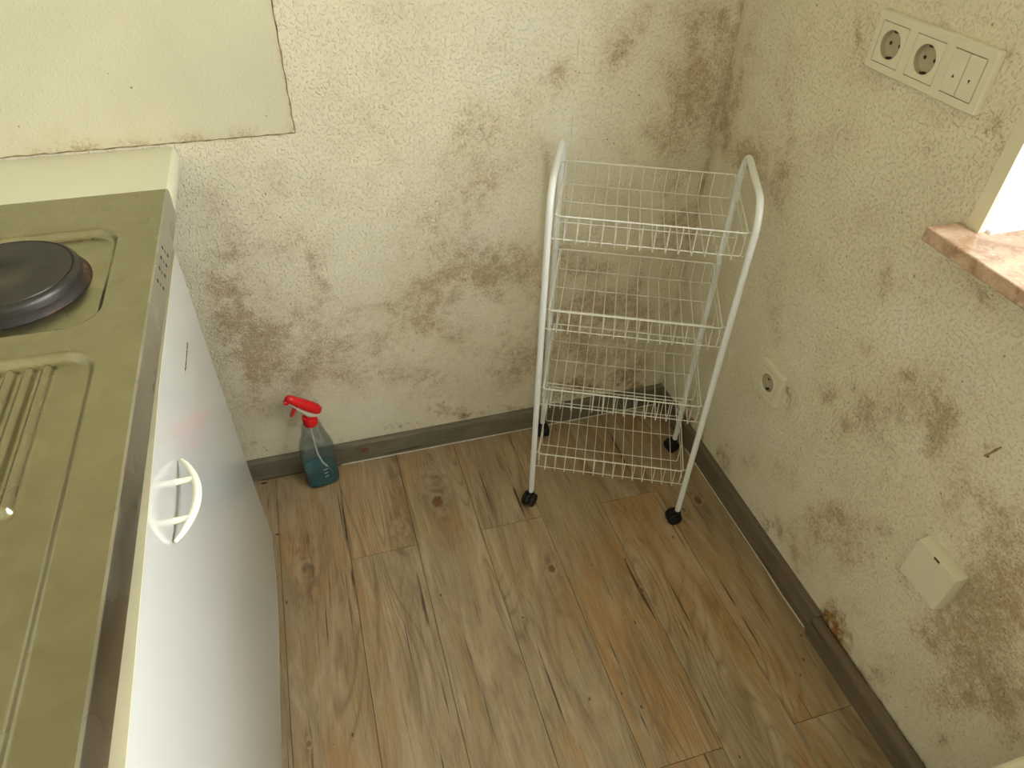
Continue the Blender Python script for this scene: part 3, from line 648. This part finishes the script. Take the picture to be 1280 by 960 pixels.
# carcass, plinth, door
cm = MB()
cy0, cy1 = YE+.01, YB-.004
ub(cm, -1.115, -1.0965, cy0, cy1, .09, ZC-SK-.001)
ub(cm, XB+.01, -1.115, cy1-.016, cy1, .09, ZC-SK-.001); ub(cm, XB+.01, -1.115, cy0, cy0+.016, .09, ZC-SK-.001)
ub(cm, XB+.01, XB+.018, cy0+.016, cy1-.016, .09, ZC-SK-.001); ub(cm, XB+.018, -1.115, cy0+.016, cy1-.016, .09, .106)
cm.build('carcass', M['laminate'], unit)
ub(MB(), XB+.02, -1.135, cy0, cy1, 0, .09).build('plinth', M['laminate'], unit)
# the door: lower edge bulges, free edge leans a little
XD = -1.0755
dm = MB(); loops = []
NZ, NY = 14, 30
def door_pt(i, j, face):
    tz = j/NZ; z = .052 + tz*(.786-.052)
    yf = -.228 - .030*tz
    ye = -1.165
    y = yf + (ye-yf)*i/NY
    bulge = .0075*math.exp(-((y+.42)/.17)**2)*math.exp(-(z-.05)/.09)
    lean = .0085*max(0.0, min(1.0, (-y-.55)/.5))*tz
    return (XD + bulge + lean + (-.019 if face else 0) - UO.x, y-UO.y, z)
for face in (0, 1):
    dm.v += [door_pt(i, j, face) for i in range(NY+1) for j in range(NZ+1)]
n1 = (NY+1)*(NZ+1); ix = lambda i, j, f: f*n1 + i*(NZ+1)+j
for i in range(NY):
    for j in range(NZ):
        dm.f += [(ix(i,j,0), ix(i+1,j,0), ix(i+1,j+1,0), ix(i,j+1,0)), (ix(i,j,1), ix(i,j+1,1), ix(i+1,j+1,1), ix(i+1,j,1))]
for i in range(NY):
    dm.f += [(ix(i,0,0), ix(i,0,1), ix(i+1,0,1), ix(i+1,0,0)), (ix(i,NZ,0), ix(i+1,NZ,0), ix(i+1,NZ,1), ix(i,NZ,1))]
for j in range(NZ):
    dm.f += [(ix(0,j,0), ix(0,j+1,0), ix(0,j+1,1), ix(0,j,1)), (ix(NY,j,0), ix(NY,j,1), ix(NY,j+1,1), ix(NY,j+1,0))]
door = dm.build('door', M['laminate'], unit, smooth=True, angle=40)
def strip(pts_in, wdt, thick, name):
    """a thin band that follows the door edge"""
    m = MB(); L = []
    for (x, y, z, ox, oz) in pts_in: L.append([(x, y, z), (x+ox, y, z+oz), (x+ox-wdt, y, z+oz), (x-wdt, y, z)])
    return m.loft(L).build(name, M['edge'], door)
strip([(lambda p: (p[0]+.0004, p[1], p[2]-.0015, 0, .0018))(door_pt(i, 0, 0)) for i in range(0, 16)], .019, .002, 'edge_band')
strip([(lambda p: (p[0]+.0003, p[1], p[2]-.0005, 0, .0018))(door_pt(i, NZ, 0)) for i in range(0, NY+1)], .019, .002, 'edge_band')
# bow handle
hy0, hy1, hz = -.632, -.758, .706
hp = []; hr = []
for k in range(17):
    t_ = k/16; y = hy0+(hy1-hy0)*t_
    out = .006 + .021*math.sin(math.pi*t_)**.8
    hp.append((XD+out-UO.x, y-UO.y, hz)); hr.append(.0022+.0028*math.sin(math.pi*min(1, max(0, t_)))**.6)
hd = MB().tube(hp, hr, 12).build('handle', M['handle'], door, smooth=True, angle=60)
for y in (-.668, -.728):
    MB().tube([(XD-UO.x, y-UO.y, hz), (XD+.022-UO.x, y-UO.y, hz)], .0042, 12).build('handle_post', M['handle'], hd, smooth=True)
# chipped sliver in the laminate
cp = MB(); cl = []
for k in range(13):
    t_ = k/12; y = -.372-.078*t_; w = .0040*math.sin(math.pi*t_)**.5+.0004
    cl.append([(XD+.0004-UO.x, y-UO.y, .697-w), (XD+.0004-UO.x, y-UO.y, .697+w), (XD-.001-UO.x, y-UO.y, .697+w), (XD-.001-UO.x, y-UO.y, .697-w)])
chip = cp.loft(cl).build('chipped_spot', M['edge'], door); chip['label'] = 'cream chipped sliver'
cp = MB(); cl = []
for k in range(25):
    t_ = k/24; y = -.378-.066*t_; w = .0009+.0014*abs(math.sin(k*2.3)); zc_ = .6978+.0006*math.sin(k*1.7)
    cl.append([(XD+.0007-UO.x, y-UO.y, zc_-w), (XD+.0007-UO.x, y-UO.y, zc_+w), (XD+.0001-UO.x, y-UO.y, zc_+w), (XD+.0001-UO.x, y-UO.y, zc_-w)])
cp.loft(cl).build('crack', M['grime'], chip)
# hotplate standing in the front pan
HX, HY, HZ = -1.249, -.405, ZC-.0105
def hotplate(hx, hy, rad):
    c = (hx-UO.x, hy-UO.y, HZ)
    ring = MB().lathe([(rad*1.15, .0004), (rad*1.135, .0028), (rad*1.09, .0068), (rad*1.04, .010)], 56, c, cap0=False, cap1=False).build('burnt_ring', M['rust'], unit, smooth=True)
    pl_ = MB().lathe([(rad*1.06, .001), (rad*1.055, .016), (rad*1.03, .0205), (rad*.985, .0225), (rad*.975, .0212), (rad*.96, .0212), (rad*.95, .0226), (rad*.55, .0228), (rad*.28, .0226), (rad*.26, .0218), (rad*.05, .0218)], 64, c).build('hotplate', M['cast_iron'], unit, smooth=True, angle=50)
hotplate(HX, HY, .083)
hotplate(-1.50, HY, .083)

# white filler worktop between the unit and the back wall
tm = MB()
pts = [(ROOM_X+.002, .808), (-1.082, .808), (-1.075, .8095), (-1.0715, .814), (-1.0712, .830), (-1.0725, .841), (-1.077, .8465), (-1.085, .848), (ROOM_X+.002, .848)]
LX = (ROOM_X-1.07)/2
tw = tm.loft([[(x-LX, y+.088, z-.808) for (x, z) in pts] for y in (YB+.001, -.003)]).build('worktop_strip', M['ledge'], smooth=True, angle=40)
tw.location = (LX, -.088, .808)
tag(tw, 'cream worktop strip between stainless hob top and moldy wall', 'worktop')

# ------------------------------------------------------------------ wire trolley
RZ = -.4381
RW, RD, RH = .3514, .2416, .821
trol = empty('wire_trolley', (-.2593, -.2236, 0), RZ)
tag(trol, 'white wire basket trolley with four tiers on black casters in the corner', 'trolley')
hw, hd_ = RW/2, RD/2
for sx in (-1, 1):
    x = sx*hw
    path = arc_path([(x, -hd_, .028), (x, -hd_, RH), (x, hd_, RH), (x, hd_, .028)], .052, 8)
    MB().tube(path, .0063, 14).build('side_frame', M['white_coat'], trol, smooth=True, angle=60)
    for sy in (-1, 1):
        ang = {(-1, -1): 250, (1, -1): 200, (1, 1): 215, (-1, 1): 290}[(sx, sy)]
        cst = empty('caster', (x, sy*hd_, 0), math.radians(ang), trol)
        MB().lathe([(.0078, .026), (.0085, .029), (.0085, .036), (.0072, .038)], 16).build('socket_collar', M['rubber'], cst, smooth=True)
        # hood over twin wheels, offset from the stem
        hm = MB(); L = []
        for k in range(11):
            a = math.radians(-15+k*21); L.append([(.007+.0185*math.cos(a), w, .0178+.0165*math.sin(a)) for w in (-.0045, .0045)] + [(.007+.0135*math.cos(a), w, .0178+.0118*math.sin(a)) for w in (.0045, -.0045)])
        hm.loft(L).build('hood', M['rubber'], cst, smooth=True, angle=40)
        for w in (-1, 1):
            MB().lathe([(.004, .0050), (.0145, .0050), (.0170, .0068), (.0172, .0110), (.0160, .0142), (.0105, .0155), (.004, .0150)] if w > 0 else
                       [(.004, -.0150), (.0105, -.0155), (.0160, -.0142), (.0172, -.0110), (.0170, -.0068), (.0145, -.0050), (.004, -.0050)], 24, (.007, 0, .0173), 'y').build('wheel', M['rubber'], cst, smooth=True, angle=40)
WR, RR = .00085, .0015
bx = hw-.011
def basket(z):
    rim = MB().tube(arc_path([(0, -hd_+.001, 0), (-bx, -hd_+.001, 0), (-bx, hd_-.003, 0), (bx, hd_-.003, 0), (bx, -hd_+.001, 0), (.001, -hd_+.001, 0)], .006, 4), RR, 8).build('basket', M['wire'], trol, smooth=True, angle=60)
    rim.location = (0, 0, z)
    FZ = -.056
    nl = 14
    long_w = None
    for i in range(nl):
        x = -bx + (i+.75)*(2*bx)/(nl+.5)
        if long_w is None:
            pth = arc_path([(0, -hd_+.003, .001), (0, -hd_+.003, FZ), (0, hd_-.005, FZ), (0, hd_-.005, .001)], .005, 4)
            o = long_w = MB().tube(pth, WR, 6).build('wire', M['wire'], rim, smooth=True, angle=60)
        else:
            o = long_w.copy(); COL.objects.link(o)
        o.parent = rim; o.location = (x, 0, 0)
    for (y, fz) in ((-hd_+.0055, -.047), (-.31*hd_, FZ+.0022), (.40*hd_, FZ+.0022), (hd_-.0075, -.047)):
        pth = arc_path([(-bx+.002, y, .001), (-bx+.002, y, fz), (bx-.002, y, fz), (bx-.002, y, .001)], .004, 4)
        MB().tube(pth, WR*1.15, 6).build('wire', M['wire'], rim, smooth=True, angle=60)
    for sx in (-1, 1):
        for zz in (-.022,):
            MB().tube([(sx*bx, -hd_+.002, zz), (sx*bx, hd_-.004, zz)], WR, 6).build('wire', M['wire'], rim, smooth=True)
        for sy in (-1, 1):
            for zz in (0, -.047):
                MB().tube([(sx*(bx-.001), sy*(hd_-.004), zz), (sx*(hw-.004), sy*(hd_-.007), zz), (sx*(hw+.006), sy*(hd_-.008), zz-.001), (sx*(hw+.0068), sy*(hd_-.003), zz-.004)], WR*1.2, 6).build('hook', M['wire'], rim, smooth=True)
    return rim
b0 = basket(.770)
for z in (.570, .369, .171):
    c = b0.copy(); COL.objects.link(c); c.parent = trol; c.location = (0, 0, z)
    for ch in b0.children:
        if ch is c: continue
        k = ch.copy(); COL.objects.link(k); k.parent = c

# ------------------------------------------------------------------ spray bottle
bot = empty('spray_bottle', (-.950, -.052, 0), math.radians(10)); tag(bot, 'clear spray bottle with red trigger head and a little teal liquid', 'bottle')
prof_b = [(.0, .072, .046), (.003, .080, .053), (.012, .082, .055), (.05, .079, .053), (.085, .083, .055), (.105, .084, .056), (.125, .079, .053), (.145, .067, .048), (.162, .055, .042), (.178, .050, .038), (.190, .044, .036), (.197, .034, .032), (.203, .026, .026), (.206, .026, .026)]
def oval(w, dp, z, n=36, e=2.8):
    out = []
    for k in range(n):
        a = 2*math.pi*k/n; c, s = math.cos(a), math.sin(a)
        out.append((w/2*math.copysign(abs(c)**(2/e), c), dp/2*math.copysign(abs(s)**(2/e), s), z))
    return out
MB().loft([oval(w, dp, z) for (z, w, dp) in prof_b], True, False).build('bottle_body', M['clear'], bot, smooth=True, angle=50)
liq = [(.002, .070, .044), (.006, .0775, .0505), (.014, .0795, .0525), (.050, .0765, .0505), (.0525, .0766, .0506)]
MB().loft([oval(w, dp, z) for (z, w, dp) in liq]).build('liquid', M['liquid'], bot, smooth=True, angle=50)
MB().tube([(-.002, 0, .205), (-.003, -.004, .15), (-.001, -.008, .10), (.006, -.010, .070), (.018, -.010, .045), (.026, -.008, .022)], .0022, 8).build('dip_tube', M['tube'], bot, smooth=True)
for z in (.060, .048, .036):
    MB().tube([(.002, -.0272, z), (.007, -.0274, z+.0004), (.012, -.0270, z+.0010)], .0007, 6).build('volume_mark', M['tube'], bot)
MB().lathe([(.0165, .196), (.0175, .198), (.0175, .216), (.0160, .219), (.0100, .220)], 28).build('collar', M['red'], bot, smooth=True, angle=40)
# trigger head: grey body below, red shroud above, sloping up to the nozzle
hb = MB(); L = []
for (x, zc_, w, h) in ((.019, .219, .014, .010), (.011, .221, .019, .016), (-.004, .229, .019, .020), (-.017, .246, .015, .016), (-.027, .260, .012, .013), (-.034, .270, .011, .011)):
    L.append([(x, w/2*math.cos(2*math.pi*k/14), zc_+h/2*math.sin(2*math.pi*k/14)) for k in range(14)])
hb.loft(L).build('pump_body', M['grey_plastic'], bot, smooth=True, angle=60)
sh = MB(); L = []
for (x, zc_, w, h) in ((.0275, .2255, .006, .007), (.0260, .2270, .016, .018), (.0200, .2330, .0235, .0245), (.0095, .2430, .0265, .0270), (-.005, .2565, .0255, .0255), (-.019, .2700, .022, .0230), (-.0305, .2810, .019, .0205), (-.0380, .2870, .0165, .0180), (-.0420, .2890, .009, .010)):
    L.append([(x+.55*h/2*math.sin(2*math.pi*k/18), w/2*math.cos(2*math.pi*k/18), zc_+.84*h/2*math.sin(2*math.pi*k/18)) for k in range(18)])
sh.loft(L).build('trigger_shroud', M['red'], bot, smooth=True, angle=70)
nz_ = MB().lathe([(.0062, 0), (.0066, .004), (.0066, .009), (.0050, .0105)], 16, (0, 0, 0), 'x').build('nozzle', M['red'], bot, smooth=True, angle=40)
nz_.location = (-.0475, 0, .2790); nz_.rotation_euler = (0, math.radians(12), 0)
tg = MB(); L = []
for (x, z, w, th) in ((-.022, .262, .010, .007), (-.028, .253, .011, .006), (-.0325, .245, .011, .0055), (-.0365, .2375, .010, .005), (-.0395, .233, .006, .003)):
    L.append([(x-th/2, -w/2, z), (x+th/2, -w/2, z), (x+th/2, w/2, z), (x-th/2, w/2, z)])
tg.loft(L).build('trigger', M['red'], bot, smooth=True, angle=60)

# ------------------------------------------------------------------ sockets and switches on the right wall
def square_loop(h, y, n=40, cx=0, cz=0):
    out = []
    for k in range(n):
        a = 2*math.pi*k/n + math.pi/4; c, s = math.cos(a), math.sin(a); q = h/max(abs(c), abs(s))
        out.append((cx+c*q, y, cz+s*q))
    return out
def circ_loop(rad, y, n=40, cx=0, cz=0):
    return [(cx+rad*math.cos(2*math.pi*k/n+math.pi/4), y, cz+rad*math.sin(2*math.pi*k/n+math.pi/4)) for k in range(n)]
def frame_ring(w, h, ow, oh, depth, rad):
    f = lambda a, b, r_, y: [(p[0], y, p[1]) for p in rrect(a, b, r_)]
    return MB().loft([f(w, h, rad, 0), f(w, h, rad, -depth+.003), f(w-.001, h-.001, rad, -depth+.0015), f(w-.004, h-.004, rad, -depth), f(ow, oh, .002, -depth), f(ow, oh, .002, -.0005)], False, False)
def socket_insert(parent, cx, cz, depth, half=.0272):
    face = MB().loft([square_loop(half, -.0005, 40, 0, 0), square_loop(half, -depth+.0006), square_loop(half-.0006, -depth), circ_loop(.0202, -depth), circ_loop(.0196, -depth+.001)], False, False).build('socket_insert', M['plastic'], parent, smooth=True, angle=30)
    face.location = (cx, 0, cz)
    MB().loft([circ_loop(.0196, -depth+.001), circ_loop(.0188, -.0022), circ_loop(.0175, -.0012), circ_loop(.004, -.0012)], False, True).build('socket_cup', M['cup'], face, smooth=True, angle=40)
    for sx in (-1, 1):
        MB().lathe([(.0026, 0), (.0026, .0005)], 14, (sx*.0095, -.0018, 0), 'y').build('pin_hole', M['dark'], face)
    for sz in (-1, 1):
        MB().box(-.0028, .0028, -depth+.0025, -.0014, sz*.0182-.0022, sz*.0182+.0012).build('earth_clip', M['dark'], face)
    return face
PD = .0105
plate = empty('socket_switch_plate', (0, -.3693-.111, 1.0221), math.radians(-90))
tag(plate, 'cream triple plate with two sockets and up down blind switch', 'wall socket')
fr = frame_ring(.222, .081, .1982, .0562, PD, .004)
fr.v = [(p[0], p[1], p[2]+.0405) for p in fr.v]
for x in (-.0355, .0355): fr.box(x-.0079, x+.0079, -PD, -.0005, .0405-.0281, .0405+.0281)
fr.build('frame', M['plastic'], plate, smooth=True, angle=30)
for x in (-.071, 0): socket_insert(plate, x, .0405, PD+.0006)
MB().box(.071-.0272, .071+.0272, -.006, -.0005, .0405-.0272, .0405+.0272).build('rocker_base', M['dark'], plate)
for sx in (-1, 1):
    rk = MB().box(-.0133, .0133, -PD-.0010, -.006, -.0270, .0270).build('rocker', M['plastic'], plate, bevel=.0008)
    rk.location = (.071+sx*.0137, 0, .0405)
    zz = .0024
    tri = [(-.0019, -zz), (.0019, -zz), (0, zz)] if sx < 0 else [(-.0019, zz), (0, -zz), (.0019, zz)]
    MB().loft([[(p[0], y, p[1]-.004) for p in tri] for y in (-PD-.0013, -PD-.0009)]).build('arrow_mark', M['ink'], rk)

low = empty('wall_socket', (0, -.3587-.0405, .3591), math.radians(-90)); tag(low, 'single cream socket low on wall beside the wire trolley', 'wall socket')
fr = frame_ring(.081, .081, .0562, .0562, PD, .004); fr.v = [(p[0], p[1], p[2]+.0405) for p in fr.v]
fr.build('frame', M['plastic'], low, smooth=True, angle=30)
socket_insert(low, 0, .0405, PD+.0006)

jb = empty('junction_box', (0, -.8815, .356), math.radians(-90)); tag(jb, 'plain cream surface box with small slot above the skirting', 'junction box')
f = lambda a, b, r_, y: [(p[0], y, p[1]+.0425) for p in rrect(a, b, r_)]
MB().loft([f(.083, .085, .003, 0), f(.083, .085, .003, -.004)], True, True).build('back_plate', M['plastic'], jb, smooth=True, angle=30)
cov = MB().loft([f(.0835, .0855, .003, -.004), f(.0815, .0835, .003, -.020), f(.0795, .0815, .004, -.0225)], True, True).build('cover', M['plastic'], jb, smooth=True, angle=30)
MB().box(-.0055, .0055, -.0229, -.019, .0425+.0372, .0425+.0410).build('slot', M['grime'], cov)

# cream convector under the window, only its end reaches into the view
cv = empty('convector', (-.115, -1.60, 0)); tag(cv, 'cream convector heater standing below the window sill', 'heater')
MB().box(-.085, .080, -.45, .45, .06, .40).build('casing', M['plastic'], cv, bevel=.006)
lid = MB(); lid.box(-.088, .083, -.452, .452, .400, .420); lid.build('top_cover', M['plastic'], cv, bevel=.004)
for k in range(14):
    MB().box(-.06, .06, -.40+k*.06, -.385+k*.06, .4195, .4215).build('grille_slot', M['dark'], cv)
for y in (-.38, .38): MB().box(-.06, .06, y-.03, y+.03, 0, .0605).build('foot', M['plastic'], cv)

# ------------------------------------------------------------------ small odds and ends
nail = MB().tube([(-.0002, 0, 0), (-.006, .0, .003), (-.007, -.004, .012), (-.0065, -.0075, .022), (-.004, -.010, .030)], [.0022, .0020, .0014, .0021, .0009], 8).build('bent_nail', M['rusty'], smooth=True)
nail.location = (0, -.845, .630); tag(nail, 'short rusty bent nail stuck in wall above the surface box', 'nail')
def clump(name, loc_, seed, size, label):
    rg = random.Random(seed); m = MB(); L = []
    for k in range(7):
        t_ = k/6; w = size*(.25+.75*math.sin(math.pi*min(1, t_*.9+.08)))
        L.append([((t_-.5)*size*2.6 + rg.uniform(-.1, .1)*size, w*.6*math.cos(2*math.pi*q/8)*rg.uniform(.7, 1.2), max(0, size*.35 + w*.35*math.sin(2*math.pi*q/8)*rg.uniform(.7, 1.2))) for q in range(8)])
    o = m.loft(L).build(name, M['grime'], smooth=True, angle=50); o.location = loc_; o.rotation_euler = (0, 0, rg.uniform(-.4, .4))
    tag(o, label, 'debris', None)
clump('dirt_clump', (-1.092, -.0275, 0), 2, .0055, 'small dark dirt clump on floor against back skirting board')
clump('dirt_crumb', (-1.068, -.196, 0), 5, .0035, 'tiny dark crumb on floor beside the white unit door')
